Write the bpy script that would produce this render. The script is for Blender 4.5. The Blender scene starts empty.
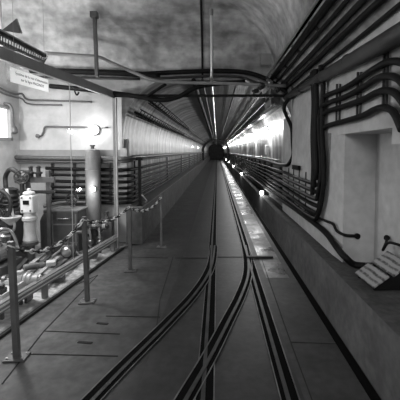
import bpy, math, random
from mathutils import Vector, Matrix
random.seed(7)
scene = bpy.context.scene
col = scene.collection
PI = math.pi
# ------------------------------------------------------------------ camera
F = 350.0; TH = math.radians(3.0); EYE = Vector((0, 0, 1.7)); VX, VY = 217.0, 151.0
PCY = VY + F * math.tan(TH)
cam = bpy.data.cameras.new('camera'); cam.sensor_width = 36; cam.lens = F / 400 * 36
cam.shift_x = (200 - VX) / 400; cam.shift_y = (PCY - 200) / 400
cam.clip_start = .05; cam.clip_end = 300
co = bpy.data.objects.new('camera', cam); col.objects.link(co)
co.location = EYE; co.rotation_euler = (PI / 2 - TH, 0, 0); scene.camera = co

def ray(px, py):
    a = (px - VX) / F; b = -(py - PCY) / F
    c, s = math.cos(TH), math.sin(TH)
    return Vector((a, c + b * s, -s + b * c))
def P(px, py, X=None, Y=None, Z=None):
    d = ray(px, py)
    t = (X - EYE.x) / d.x if X is not None else (Y - EYE.y) / d.y if Y is not None else (Z - EYE.z) / d.z
    return EYE + d * t
# right near wall plane: X = XW(Y)
def XW(y): return 1.28 + (6.8 - y) * .0
def PW(px, py, off=.04):
    d = ray(px, py)
    t = (1.28 - off) / d.x
    return EYE + d * t

# ------------------------------------------------------------------ materials
def mat(name, v, rough=.7, metal=0., var=.0, scale=4., stretch=(1, 1, 1), bump=0., var2=0., scale2=20., emit=None):
    m = bpy.data.materials.new(name); m.use_nodes = True
    nt = m.node_tree; N = nt.nodes; L = nt.links
    b = N['Principled BSDF']; b.inputs['Roughness'].default_value = rough; b.inputs['Metallic'].default_value = metal
    b.inputs['Base Color'].default_value = (v, v, v, 1)
    if emit:
        b.inputs['Emission Color'].default_value = (1, 1, 1, 1); b.inputs['Emission Strength'].default_value = emit
    if var > 0 or bump > 0:
        tc = N.new('ShaderNodeTexCoord'); mp = N.new('ShaderNodeMapping'); mp.inputs['Scale'].default_value = stretch
        L.new(tc.outputs['Object'], mp.inputs['Vector'])
        n1 = N.new('ShaderNodeTexNoise'); n1.inputs['Scale'].default_value = scale; n1.inputs['Detail'].default_value = 6; n1.inputs['Roughness'].default_value = .6
        L.new(mp.outputs[0], n1.inputs['Vector'])
        r = N.new('ShaderNodeMapRange'); r.inputs['From Min'].default_value = .32; r.inputs['From Max'].default_value = .68
        r.inputs['To Min'].default_value = max(0, v * (1 - var)); r.inputs['To Max'].default_value = v * (1 + var)
        L.new(n1.outputs['Fac'], r.inputs['Value'])
        out = r.outputs[0]
        if var2 > 0:
            n2 = N.new('ShaderNodeTexNoise'); n2.inputs['Scale'].default_value = scale2; n2.inputs['Detail'].default_value = 4
            L.new(tc.outputs['Object'], n2.inputs['Vector'])
            r2 = N.new('ShaderNodeMapRange'); r2.inputs['From Min'].default_value = .35; r2.inputs['From Max'].default_value = .65
            r2.inputs['To Min'].default_value = 1 - var2; r2.inputs['To Max'].default_value = 1 + var2
            L.new(n2.outputs['Fac'], r2.inputs['Value'])
            mm = N.new('ShaderNodeMath'); mm.operation = 'MULTIPLY'
            L.new(out, mm.inputs[0]); L.new(r2.outputs[0], mm.inputs[1]); out = mm.outputs[0]
        L.new(out, b.inputs['Base Color'])
        if bump > 0:
            bp = N.new('ShaderNodeBump'); bp.inputs['Strength'].default_value = bump; bp.inputs['Distance'].default_value = .02
            L.new(n1.outputs['Fac'], bp.inputs['Height']); L.new(bp.outputs[0], b.inputs['Normal'])
    return m

M = {}
M['floor'] = mat('dark_floor', .036, .55, var=.45, scale=2.2, bump=.15, var2=.25, scale2=14)
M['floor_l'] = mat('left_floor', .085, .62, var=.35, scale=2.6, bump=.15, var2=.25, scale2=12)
M['floor_m'] = mat('track_floor', .02, .5, var=.4, scale=3, bump=.2, var2=.3, scale2=16)
M['wet'] = mat('wet_strip', .12, .30, var=.6, scale=3, stretch=(1, .6, 1), bump=.35, var2=.3, scale2=10)
nt = M['wet'].node_tree; N = nt.nodes; L = nt.links; b = N['Principled BSDF']
tc = N.new('ShaderNodeTexCoord'); n1 = N.new('ShaderNodeTexNoise'); n1.inputs['Scale'].default_value = 1.3; n1.inputs['Detail'].default_value = 5; L.new(tc.outputs['Object'], n1.inputs['Vector'])
mr = N.new('ShaderNodeMapRange'); mr.inputs['From Min'].default_value = .42; mr.inputs['From Max'].default_value = .58; mr.inputs['To Min'].default_value = .27; mr.inputs['To Max'].default_value = .55
L.new(n1.outputs['Fac'], mr.inputs['Value']); L.new(mr.outputs[0], b.inputs['Roughness'])
M['room_floor'] = mat('room_floor', .45, .6, var=.4, scale=3, var2=.3)
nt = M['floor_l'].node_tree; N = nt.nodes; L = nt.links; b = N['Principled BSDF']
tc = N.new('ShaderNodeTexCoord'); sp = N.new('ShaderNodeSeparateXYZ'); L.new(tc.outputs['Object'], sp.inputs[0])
mr = N.new('ShaderNodeMapRange'); mr.inputs['From Min'].default_value = -1.9; mr.inputs['From Max'].default_value = -.55; mr.inputs['To Min'].default_value = 1.5; mr.inputs['To Max'].default_value = .3  # room light painted in: floor colour lightens towards the screen
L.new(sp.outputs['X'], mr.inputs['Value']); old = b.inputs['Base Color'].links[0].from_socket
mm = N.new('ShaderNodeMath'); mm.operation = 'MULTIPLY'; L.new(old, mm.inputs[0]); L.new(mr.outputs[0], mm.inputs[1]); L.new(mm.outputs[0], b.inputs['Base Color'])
M['post'] = mat('post_paint', .13, .45, var=.25, scale=6)
M['seam'] = mat('seam', .018, .9)
M['ceil'] = mat('vault_concrete', .34, .85, var=.6, scale=1.1, stretch=(.5, 1.4, 1.8), bump=.25, var2=.22, scale2=7)
M['wall'] = mat('painted_concrete', .5, .8, var=.16, scale=1.6, bump=.12, var2=.08, scale2=9)
M['white'] = mat('white_wall', .5, .8, var=.22, scale=1.2, bump=.1, var2=.06, scale2=8)
M['para'] = mat('parapet_concrete', .115, .75, var=.3, scale=2.5, bump=.2, var2=.2, scale2=11)
M['ledge'] = mat('ledge_top', .06, .8, var=.4, scale=3, var2=.3)
M['tunnel'] = mat('tunnel_lining', .30, .36, var=.95, scale=1.7, stretch=(.6, 2.2, .3), bump=.4, var2=.25, scale2=6)
M['black'] = mat('black_rubber', .008, .6, var=.3, scale=9)
M['cable'] = mat('cable_sheath', .010, .55, var=.3, scale=12)
for k_ in ('black', 'cable'): M[k_].node_tree.nodes['Principled BSDF'].inputs['Specular IOR Level'].default_value = .15
M['duct'] = mat('duct_paint', .035, .5, var=.3, scale=6)
M['dkmetal'] = mat('dark_metal', .03, .55, metal=.2, var=.35, scale=8)
M['metal'] = mat('grey_steel', .32, .35, metal=.8, var=.2, scale=9)
M['bright'] = mat('bright_zinc', .75, .28, metal=.9, var=.12, scale=9)
M['paint'] = mat('grey_paint', .24, .45, var=.12, scale=6)
M['dpaint'] = mat('dark_grey_paint', .09, .4, var=.2, scale=6)
M['lpaint'] = mat('light_grey_paint', .55, .4, var=.15, scale=7)
M['wpaint'] = mat('white_enamel', .8, .35, var=.08, scale=7)
M['rail'] = mat('rail_steel', .30, .3, metal=.8, var=.25, scale=6)
M['railhead'] = mat('rail_head_steel', .045, .5, metal=.3, var=.4, scale=6)
M['edge'] = mat('rail_edge_steel', .14, .5, metal=.3, var=.4, scale=6)
M['groove'] = mat('flangeway', .004, .9)
M['groove'].node_tree.nodes['Principled BSDF'].inputs['Specular IOR Level'].default_value = .05
M['rope'] = mat('rope', .5, .7, var=.5, scale=30)
M['lamp'] = mat('lamp_glass', .9, .3, emit=30)
M['lampdim'] = mat('lamp_glass_small', .9, .3, emit=12)
M['window'] = mat('lit_window', .9, .3, emit=2.2)
M['ink'] = mat('ink', .04, .7)
# soot and the tray's shade painted on the crown of the tunnel: albedo falls towards the top
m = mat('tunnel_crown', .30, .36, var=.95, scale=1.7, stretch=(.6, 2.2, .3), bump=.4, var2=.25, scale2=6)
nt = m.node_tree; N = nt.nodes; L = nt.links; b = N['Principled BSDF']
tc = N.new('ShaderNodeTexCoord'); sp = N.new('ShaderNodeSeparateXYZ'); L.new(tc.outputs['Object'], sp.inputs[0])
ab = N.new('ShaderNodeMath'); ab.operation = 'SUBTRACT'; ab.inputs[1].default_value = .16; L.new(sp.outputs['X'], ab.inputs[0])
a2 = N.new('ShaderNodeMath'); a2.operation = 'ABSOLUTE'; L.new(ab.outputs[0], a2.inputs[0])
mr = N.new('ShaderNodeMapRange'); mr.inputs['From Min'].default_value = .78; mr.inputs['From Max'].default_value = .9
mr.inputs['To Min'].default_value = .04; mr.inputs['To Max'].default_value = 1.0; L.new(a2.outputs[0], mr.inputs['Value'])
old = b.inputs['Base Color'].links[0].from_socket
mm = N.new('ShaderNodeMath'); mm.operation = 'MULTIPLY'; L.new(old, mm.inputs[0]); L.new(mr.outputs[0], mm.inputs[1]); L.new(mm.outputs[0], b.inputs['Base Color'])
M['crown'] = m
M['dado'] = mat('dark_dado', .07, .8, var=.4, scale=2.5, var2=.2)  # lower wall darker than the lining above it
# clear sheet glass
m = bpy.data.materials.new('clear_pane'); m.use_nodes = True; nt = m.node_tree; N = nt.nodes; L = nt.links
N.remove(N['Principled BSDF']); o = N['Material Output']
tr = N.new('ShaderNodeBsdfTransparent'); tr.inputs[0].default_value = (.95, .95, .95, 1)
gl = N.new('ShaderNodeBsdfGlossy'); gl.inputs['Roughness'].default_value = .03
lw = N.new('ShaderNodeLayerWeight'); lw.inputs['Blend'].default_value = .5
fr = N.new('ShaderNodeMapRange'); fr.inputs['From Min'].default_value = .5; fr.inputs['From Max'].default_value = 1; fr.inputs['To Min'].default_value = .03; fr.inputs['To Max'].default_value = .16
L.new(lw.outputs['Facing'], fr.inputs['Value'])
mx = N.new('ShaderNodeMixShader'); L.new(fr.outputs[0], mx.inputs[0]); L.new(tr.outputs[0], mx.inputs[1]); L.new(gl.outputs[0], mx.inputs[2]); L.new(mx.outputs[0], o.inputs[0])
M['pane'] = m
m = bpy.data.materials.new('translucent_board'); m.use_nodes = True; nt = m.node_tree; N = nt.nodes; L = nt.links
b = N['Principled BSDF']; b.inputs['Base Color'].default_value = (.9, .9, .9, 1); b.inputs['Roughness'].default_value = .5
tl_ = N.new('ShaderNodeBsdfTranslucent'); tl_.inputs[0].default_value = (.95, .95, .95, 1)
mx = N.new('ShaderNodeMixShader'); mx.inputs[0].default_value = .65; L.new(b.outputs[0], mx.inputs[1]); L.new(tl_.outputs[0], mx.inputs[2]); L.new(mx.outputs[0], N['Material Output'].inputs[0])
M['signboard'] = m
# board with faint print lines
m = mat('printed_board', .5, .5, var=.15, scale=8)
nt = m.node_tree; N = nt.nodes; L = nt.links; b = N['Principled BSDF']
tc = N.new('ShaderNodeTexCoord'); wv = N.new('ShaderNodeTexWave'); wv.bands_direction = 'X'; wv.inputs['Scale'].default_value = 5.5; wv.inputs['Distortion'].default_value = 1.5
L.new(tc.outputs['Object'], wv.inputs['Vector'])
ns = N.new('ShaderNodeTexNoise'); ns.inputs['Scale'].default_value = 45; L.new(tc.outputs['Object'], ns.inputs['Vector'])
ad = N.new('ShaderNodeMath'); ad.operation = 'MULTIPLY'; L.new(wv.outputs['Fac'], ad.inputs[0]); L.new(ns.outputs['Fac'], ad.inputs[1])
mr = N.new('ShaderNodeMapRange'); mr.inputs['From Min'].default_value = .2; mr.inputs['From Max'].default_value = .5; mr.inputs['To Min'].default_value = .34; mr.inputs['To Max'].default_value = .07
L.new(ad.outputs[0], mr.inputs['Value']); L.new(mr.outputs[0], b.inputs['Base Color'])
M['board'] = m

# ------------------------------------------------------------------ mesh builder
class MB:
    def __init__(s): s.v = []; s.f = []; s.sm = []
    def poly(s, pts, smooth=False):
        i = len(s.v); s.v += [tuple(p) for p in pts]; s.f.append(tuple(range(i, i + len(pts)))); s.sm.append(smooth); return s
    def grid(s, rows, smooth=True, closed=False):
        i = len(s.v); n = len(rows[0])
        for r in rows: s.v += [tuple(p) for p in r]
        for a in range(len(rows) - 1):
            for c in range(n if closed else n - 1):
                d = (c + 1) % n
                s.f.append((i + a * n + c, i + a * n + d, i + (a + 1) * n + d, i + (a + 1) * n + c)); s.sm.append(smooth)
        return s
    def box(s, c, size, rz=0, R=None):
        c = Vector(c); hx, hy, hz = [k / 2 for k in size]
        R = R or Matrix.Rotation(rz, 3, 'Z')
        i = len(s.v)
        for x in (-hx, hx):
            for y in (-hy, hy):
                for z in (-hz, hz): s.v.append(tuple(c + R @ Vector((x, y, z))))
        for f in ((0, 1, 3, 2), (4, 6, 7, 5), (0, 4, 5, 1), (2, 3, 7, 6), (0, 2, 6, 4), (1, 5, 7, 3)):
            s.f.append(tuple(i + k for k in f)); s.sm.append(False)
        return s
    def bar(s, a, b, w, h, up=(0, 0, 1)):
        a, b = Vector(a), Vector(b); d = (b - a); ln = d.length; y = d.normalized(); up = Vector(up)
        x = y.cross(up).normalized(); z = x.cross(y)
        R = Matrix((x, y, z)).transposed()
        return s.box((a + b) / 2, (w, ln, h), R=R)
    def tube(s, pts, r, n=8, caps=True):
        pts = [Vector(p) for p in pts]; rows = []; T0 = None; U = None
        for k, p in enumerate(pts):
            t = (pts[min(k + 1, len(pts) - 1)] - pts[max(k - 1, 0)]).normalized()
            if U is None:
                U = t.orthogonal().normalized()
            else:
                U = (U - t * U.dot(t));
                U = U.normalized() if U.length > 1e-6 else t.orthogonal().normalized()
            W = t.cross(U); rr = r[k] if isinstance(r, (list, tuple)) else r
            rows.append([p + (U * math.cos(2 * PI * j / n) + W * math.sin(2 * PI * j / n)) * rr for j in range(n)])
        i = len(s.v); s.grid(rows, True, True)
        if caps:
            s.f.append(tuple(i + j for j in reversed(range(n)))); s.sm.append(False)
            e = i + (len(rows) - 1) * n; s.f.append(tuple(e + j for j in range(n))); s.sm.append(False)
        return s
    def cyl(s, a, b, r, n=16): return s.tube([a, b], r, n)
    def lathe(s, o, axis, prof, n=20):
        o = Vector(o); ax = Vector(axis).normalized()
        return s.tube_profile(o, ax, prof, n)
    def tube_profile(s, o, ax, prof, n):
        U = ax.orthogonal().normalized(); W = ax.cross(U); rows = []
        for (h, r) in prof:
            rows.append([o + ax * h + (U * math.cos(2 * PI * j / n) + W * math.sin(2 * PI * j / n)) * max(r, .0005) for j in range(n)])
        i = len(s.v); s.grid(rows, False, True)
        s.f.append(tuple(i + j for j in reversed(range(n)))); s.sm.append(False)
        e = i + (len(rows) - 1) * n; s.f.append(tuple(e + j for j in range(n))); s.sm.append(False)
        return s
    def ring(s, c, axis, R, r, n=24, m=8):
        c = Vector(c); ax = Vector(axis).normalized(); U = ax.orthogonal().normalized(); W = ax.cross(U)
        rows = []
        for k in range(n + 1):
            a = 2 * PI * k / n; d = U * math.cos(a) + W * math.sin(a)
            rows.append([c + d * (R + r * math.cos(2 * PI * j / m)) + ax * r * math.sin(2 * PI * j / m) for j in range(m)])
        return s.grid(rows, True, True)
    def build(s, name, m, parent=None, bevel=0):
        me = bpy.data.meshes.new(name); me.from_pydata(s.v, [], s.f); me.update()
        me.polygons.foreach_set('use_smooth', s.sm)
        me.materials.append(m)
        o = bpy.data.objects.new(name, me); col.objects.link(o)
        if parent:
            o.parent = parent; o.matrix_parent_inverse = Matrix.Translation(parent.location).inverted()
        if bevel:
            bv = o.modifiers.new('bevel', 'BEVEL'); bv.width = bevel; bv.segments = 2; bv.limit_method = 'ANGLE'
        return o

def cr(pts, k=8):
    pts = [Vector(p) for p in pts]
    if len(pts) < 3: return pts
    P_ = [pts[0] * 2 - pts[1]] + pts + [pts[-1] * 2 - pts[-2]]; out = []
    for i in range(1, len(P_) - 2):
        a, b, c, d = P_[i - 1:i + 3]
        for j in range(k):
            t = j / k
            out.append(.5 * ((2 * b) + (c - a) * t + (2 * a - 5 * b + 4 * c - d) * t * t + (3 * b - a - 3 * c + d) * t ** 3))
    out.append(pts[-1]); return out
def tag(o, label, cat, group=None):
    o['label'] = label; o['category'] = cat
    if group: o['group'] = group
    return o
def thing(name, label, cat, loc=(0, 0, 0), group=None):
    o = bpy.data.objects.new(name, None); col.objects.link(o); o.location = loc
    o.empty_display_size = .1
    return tag(o, label, cat, group)
def struct(name, mb, m, bevel=0):
    o = mb.build(name, m, bevel=bevel); o['kind'] = 'structure'; return o
def cable(name, label, cat, pts, r, m='cable', group=None, n=8, smooth=True):
    o = MB().tube(cr(pts) if smooth else pts, r, n).build(name, M[m]); return tag(o, label, cat, group)

FAR = 70.0
YE = 6.1            # where the big vault ends and the narrower tunnel begins
XL, XR = -1.65, 1.35; SPR = 1.75; VH = 1.28; VC = (XL + XR) / 2; VR = (XR - XL) / 2

# ------------------------------------------------------------------ setting
fr_a = Vector((-1.76, 6.03, 0)); fr_b = Vector((-2.14, 2.9, 0))       # line of the glazed screen
fdir = (fr_b - fr_a).normalized(); fn = Vector((fdir.y, -fdir.x, 0))
if fn.x < 0: fn = -fn          # towards the track
def FL(y): return fr_a.x + (fr_b.x - fr_a.x) * (fr_a.y - y) / (fr_a.y - fr_b.y)

struct('floor', MB().poly([(-.78, -2, -.002), (.78, -2, -.002), (.78, FAR, -.002), (-.78, FAR, -.002)]), M['floor_m'])
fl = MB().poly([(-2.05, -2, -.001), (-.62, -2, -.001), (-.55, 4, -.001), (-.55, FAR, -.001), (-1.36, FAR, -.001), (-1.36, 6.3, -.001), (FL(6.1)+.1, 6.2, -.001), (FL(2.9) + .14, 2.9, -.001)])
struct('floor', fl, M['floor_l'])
struct('floor', MB().poly([(.6, -2, 0), (1.14, -2, 0), (1.14, FAR, 0), (.6, FAR, 0)]), M['floor'])
struct('gutter_shade_strip', MB().box((1.085, 30, .004), (.07, 64, .006)), M['groove'])  # gutter's shadow painted as a dark strip along the parapet foot
# wet polished strip
struct('floor', MB().poly([(.66, 4.6, .003), (.97, 4.6, .003), (.97, FAR, .003), (.66, FAR, .003)]), M['wet'])
struct('floor', MB().poly([(-3.7, -1, -.012), (FL(-1) + .14, -1, -.012), (FL(6.1) + .14, 6.3, -.012), (-1.6, 6.5, -.012), (-3.7, 6.5, -.012)]), M['room_floor'])
# kerb edge of the walkway by the screen
kb = MB().bar(Vector((FL(1.0) + .15, 1.0, .012)), Vector((FL(6.0) + .13, 6.0, .012)), .035, .03)
struct('trim_1', kb, M['dkmetal'])
# seams
sm = MB()
def seam(a, b, w=.009):
    sm.bar(P(*a, Z=.001), P(*b, Z=.001), w, .005)
seam((44, 331), (120, 334)); seam((30, 354), (118, 356)); seam((98, 275), (44, 331)); seam((44, 331), (2, 384))
seam((98, 275), (76, 285)); seam((106, 316), (160, 317)); seam((130, 257), (168, 258)); seam((173, 257), (160, 300), .01)
seam((160, 300), (156, 332), .01); seam((175, 258), (210, 258)); seam((214, 257), (244, 257)); seam((290, 342), (338, 344)); seam((262, 260), (291, 343)); seam((291, 343), (312, 400))
seam((97, 323), (108, 324), .03); seam((78, 342), (92, 343), .03)
struct('trim_2', sm, M['seam'])
tag(MB().bar(P(247, 257, Z=.02), P(273, 257, Z=.02), .05, .03).build('drain_bar', M['dkmetal'], bevel=.005), 'short dark steel bar lying across the wet strip by the right rail', 'bar')

# parapets
RP = MB()
RP.poly([(1.13, -2, 0), (1.13, FAR, 0), (1.13, FAR, .55), (1.13, -2, .55)])
struct('trim_3', RP, M['para'])
struct('trim_4', MB().poly([(1.13, -2, .55), (2.3, -2, .55), (2.3, 6.8, .55), (1.4, 6.8, .55), (1.4, FAR, .55), (1.13, FAR, .55)]), M['ledge'])
struct('trim_5', MB().box((-1.505, (6.3 + FAR) / 2, .335), (.29, FAR - 6.3, .67)), M['para'])
struct('trim_6', MB().box((-1.505, (6.3 + FAR) / 2, .68), (.31, FAR - 6.3, .02)), M['paint'])

# tunnel lining beyond Y=6.1 (walls + vault)
def vault_pt(a, y):
    c, s = math.cos(a), math.sin(a); e = 2 / 2.6
    return (VC + VR * math.copysign(abs(c) ** e, c), y, SPR + VH * abs(s) ** e)
ys = [YE + .0] + [6.8 + 1.2 * i for i in range(int((FAR - 6.8) / 1.2) + 1)]
rows = []
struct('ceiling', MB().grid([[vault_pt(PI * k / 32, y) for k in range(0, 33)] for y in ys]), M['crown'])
struct('wall_left', MB().grid([[(XL, y, SPR), (XL, y, .5)] for y in [6.4] + ys[1:]]), M['tunnel'])
struct('wall_right', MB().grid([[(XR, y, SPR), (XR, y, 1.44)] for y in [6.6] + ys[1:]]), M['tunnel'])
struct('wall_right', MB().grid([[(XR, y, 1.44), (XR, y, .5)] for y in [6.6] + ys[1:]]), M['dado'])
struct('wall_end', MB().poly([(-2, FAR, -.1), (2, FAR, -.1), (2, FAR, 3.3), (-2, FAR, 3.3)]), M['para'])
# narrower ring far down the tunnel
ag = MB()
rows = []
for y, k in ((38, 1.0), (38, .84), (38.6, .84)):
    rows.append([(VC - VR * k, y, .0)] + [(VC + VR * k * math.cos(a), y, SPR + VH * k * math.sin(a)) for a in [PI - PI * i / 20 for i in range(21)]] + [(VC + VR * k, y, 0)])
ag.grid(rows, False)
struct('trim_7', ag, M['ledge'])

# end wall over the tunnel mouth + spandrels, with soffit
ew = MB()
TOP = 2.96
arc = [vault_pt(PI * k / 24, YE) for k in range(0, 25)]      # right -> left
top = [(x, YE, 4.6) for x, _, _ in arc]
ew.grid([arc, top], False)
struct('wall_front', ew, M['ceil'])
# soffit slab over the side room's far wall
struct('trim_8', MB().box((-2.72, 6.3, 3.13), (2.0, .4, .22)), M['dpaint'])
struct('trim_8', MB().box((-2.72, 6.24, 3.43), (2.0, .28, .4)), M['ceil'])
# big cross vault ceiling
def zc(x, y):
    t = max(0., 1 - ((y - 2.2) / 3.9) ** 2); z = 2.92 + 2.2 * math.sqrt(t)
    if x > -.1:
        t = max(0., 1 - ((x + .1) / 1.06) ** 2); z = min(z, 3.0 + 1.0 * math.sqrt(t))
    return z
xs = [-3.7 + .15 * i for i in range(25)] + [-.1 + 1.05 * math.sin(PI / 2 * i / 22) for i in range(23)]
ysv = [2.2 + 3.9 * math.sin(a) for a in [-.85 + (PI / 2 + .85) * i / 60 for i in range(61)]]
struct('ceiling', MB().grid([[(x, y, zc(x, y)) for x in xs] for y in ysv]), M['ceil'])
# right bulkhead: sloping haunch that carries the cables
struct('ceiling', MB().poly([(.93, -1, 3.02), (.93, 6.8, 3.02), (1.28, 6.8, 2.72), (XW(-1), -1, 2.66)]).poly([(.93, 6.8, 3.02), (.93, YE, 3.02), (.93, YE, 2.5), (.93, 6.8, 2.5)]), M['ceil'])
# near right wall with the niche
w = MB()
def wq(y0, y1, z0, z1):
    w.poly([(XW(y0), y0, z0), (XW(y1), y1, z0), (XW(y1), y1, z1), (XW(y0), y0, z1)])
yj, yk, yn, xn = 3.83, 3.56, 2.57, 1.617
wq(yj, 6.8, .5, 2.75); wq(yn, yj, 1.87, 2.75); wq(-1, yn, 1.75, 2.75)
w.poly([(1.28, 6.8, .5), (1.5, 6.8, .5), (1.5, 6.8, 2.75), (1.28, 6.8, 2.75)])
w.poly([(XW(yj), yj, .5), (1.297, yk, .5), (1.297, yk, 1.87), (XW(yj), yj, 1.87)])
w.poly([(1.297, yk, .5), (xn, yk, .5), (xn, yk, 1.87), (1.297, yk, 1.87)])
w.poly([(xn, yk, .5), (xn + .15, -1, .5), (xn + .15, -1, 1.87), (xn, yk, 1.87)])
w.poly([(XW(yj), yj, 1.87), (1.297, yk, 1.87), (xn + .1, yk, 1.87), (xn + .1, yn, 1.87), (XW(yn), yn, 1.87)])
w.poly([(XW(yn), yn, 1.75), (2.1, yn, 1.75), (2.1, yn, 1.87), (XW(yn), yn, 1.87)])
w.poly([(XW(yn), yn, 1.75), (2.1, yn, 1.75), (2.1, -1, 1.75), (XW(-1), -1, 1.75)])
struct('wall_right', w, M['wall'])
# side room walls
struct('wall_back', MB().poly([(-3.7, 6.45, 0), (XL, 6.45, 0), (XL, 6.45, 3.1), (-3.7, 6.45, 3.1)]), M['white'])
wl = MB()
for (a, b, z0, z1) in ((-1, 5.5, 0, 4.6), (6.12, 6.5, 0, 4.6), (5.5, 6.12, 0, 1.88), (5.5, 6.12, 2.46, 4.6)):
    wl.poly([(-3.62, a, z0), (-3.62, b, z0), (-3.62, b, z1), (-3.62, a, z1)])
struct('wall_left', wl, M['white'])
win = MB().box((-3.66, 5.81, 2.17), (.02, .62, .58)); wo = struct('window_1', win, M['window'])
wf = MB()
for z in (1.9, 2.44): wf.box((-3.60, 5.81, z), (.06, .66, .05))
for y in (5.5, 6.12): wf.box((-3.60, y, 2.17), (.06, .05, .58))
wf.build('window_frame', M['paint'], wo)
struct('wall_rear', MB().poly([(-3.7, -1, -.1), (2.4, -1, -.1), (2.4, -1, 5.2), (-3.7, -1, 5.2)]), M['wall'])
# grey concrete band across the far wall of the side room
struct('trim_9', MB().box((-2.66, 6.38, 1.6), (1.96, .13, .24)), M['paint'])
struct('trim_10', MB().box((-1.68, 6.38, 1.66), (.12, .16, .5)), M['wall'])

# ------------------------------------------------------------------ rails
def rail(label, pts, group='rails of the narrow gauge track'):
    pts = cr([Vector((p[0], p[1], 0)) for p in pts], 10)
    t = thing('rail', label, 'rail', (pts[0].x, pts[0].y, 0), group)
    zz = .0015 * rail.n; rail.n += 1
    def strip(off, w, z, m, name):
        z += zz
        rows = []
        for k, p in enumerate(pts):
            d = (pts[min(k + 1, len(pts) - 1)] - pts[max(k - 1, 0)]).normalized(); n = Vector((d.y, -d.x, 0))
            rows.append([p + n * (off - w / 2) + Vector((0, 0, z - .006)), p + n * (off - w / 2) + Vector((0, 0, z)), p + n * (off + w / 2) + Vector((0, 0, z)), p + n * (off + w / 2) + Vector((0, 0, z - .006))])
        MB().grid(rows, False).build(name, M[m], t)
    strip(0, .12, .006, 'groove', 'flangeway'); strip(-.012, .03, .012, 'railhead', 'rail_head'); strip(.064, .010, .009, 'edge', 'guard_edge')
    strip(-.064, .008, .008, 'edge', 'edge_strip')
rail.n = 0
def fp(*a): return [P(x, y, Z=0) for x, y in a]
rail('straight left rail running down the middle of the tunnel floor', [(-.085, -.5), (-.085, 2), (-.08, 6), (-.075, 20), (-.07, FAR - 1)], None)
rail('straight right rail beside the wet strip of floor', [(.5, -.5), (.5, 3), (.505, 8), (.505, 20), (.5, FAR - 1)], None)
lb = fp((214, 246), (212, 262), (206, 277), (192, 297), (165, 326), (140, 351), (120, 371), (92, 400)); d = lb[-1] - lb[-2]; lb += [lb[-1] + d * 1.5, lb[-1] + d * 4]
rail('curved left rail branching off towards the bottom left', lb, None)
rb = fp((245, 246), (247.5, 262), (247, 277), (240, 297), (228, 321), (210, 356), (187, 396)); d = rb[-1] - rb[-2]; rb += [rb[-1] + d * 1.2, rb[-1] + d * 2.5]
rail('curved right branch rail crossing over the straight left rail', rb, None)

# ------------------------------------------------------------------ barrier posts and rope
posts = []
def post(px, py, h, lean, label, r=.023):
    b = P(px, py, Z=0)
    t = thing('barrier_post', label, 'post', b, 'barrier posts along the walkway')
    MB().box(b + Vector((0, 0, .009)), (.17, .13, .014), rz=.1).build('base_plate', M['post'], t, bevel=.003)
    a = b + Vector((0, 0, .016)); e = b + Vector((lean, 0, h))
    MB().box((a + e) / 2, (r * 2, r * 2, h - .016), R=Matrix.Rotation(lean / h, 3, 'Y')).build('pole', M['post'], t, bevel=.004)
    MB().tube([e - Vector((0, .02, .03)), e + Vector((0, -.05, -.03))], .006).ring(e + Vector((0, -.055, -.045)), (1, 0, 0), .014, .004, 14, 6).build('hook', M['metal'], t)
    for sx in (-.06, .06):
        for sy in (-.04, .04): MB().cyl(b + Vector((sx, sy, .014)), b + Vector((sx, sy, .026)), .009, 6).build('bolt', M['metal'], t)
    posts.append(e + Vector((0, -.03, -.03))); return t
post(17, 358, .97, -.02, 'nearest barrier post, at the far left edge of the walkway')
post(87.5, 302, .97, -.02, 'barrier post in front of the tank on the left walkway, second nearest')
post(130.5, 271, .95, 0, 'barrier post just right of the tall frame post, third nearest')
post(161.5, 247.5, .92, 0, 'farthest and smallest barrier post, standing near the left parapet', .019)
# links of chain between posts: one continuous festoon each
def chain(a, b, sag, label):
    t = thing('barrier_chain', label, 'chain', a)
    n = max(10, int((b - a).length / .048)); pts = []
    for k in range(n + 1):
        u = k / n; p = a.lerp(b, u); p.z -= sag * 4 * u * (1 - u); pts.append(p)
    for k in range(n):
        p, q = pts[k], pts[k + 1]; d = (q - p).normalized(); side = d.cross(Vector((0, 0, 1))).normalized(); up = side.cross(d)
        oth = up if k % 2 else side
        c = (p + q) / 2; L_ = (q - p).length * .66; ring = []
        for j in range(13):
            an = 2 * PI * j / 12; ring.append(c + d * L_ * math.cos(an) + oth * .018 * math.sin(an))
        MB().tube(ring, .0072, 6, caps=False).build('link', M['wpaint' if k % 4 < 2 else 'dkmetal'], t)
chain(posts[0], posts[1], .16, 'sagging chain between the two nearest barrier posts')
chain(posts[1], posts[2], .10, 'sagging chain passing in front of the tall frame post')
chain(posts[2], posts[3], .13, 'sagging chain between the two farthest barrier posts')

# ------------------------------------------------------------------ glazed screen
t = thing('glass_screen', 'tall metal framed glass screen between walkway and machine room', 'glass screen', fr_a)
e1 = Vector((FL(2.7), 2.7, 0))
MB().bar(fr_a + Vector((0, 0, 2.655)), e1 + Vector((0, 0, 2.63)), .05, .12).build('header_beam', M['paint'], t, bevel=.004)
MB().box(fr_a + Vector((0, 0, 1.31)), (.04, .05, 2.6)).build('post', M['paint'], t, bevel=.004)
MB().box(fr_a + Vector((.034, .0, 1.31)), (.02, .06, 2.6)).build('post', M['lpaint'], t)
MB().bar(fr_a + Vector((0, 0, .19)), e1 + Vector((0, 0, .19)), .06, .10).build('sill_rail', M['paint'], t, bevel=.004)
MB().bar(fr_a + fn * .033 + Vector((0, 0, .215)), e1 + fn * .033 + Vector((0, 0, .215)), .012, .018).bar(fr_a + fn * .033 + Vector((0, 0, .17)), e1 + fn * .033 + Vector((0, 0, .17)), .012, .012).build('sill_bead', M['wpaint'], t)
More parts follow.
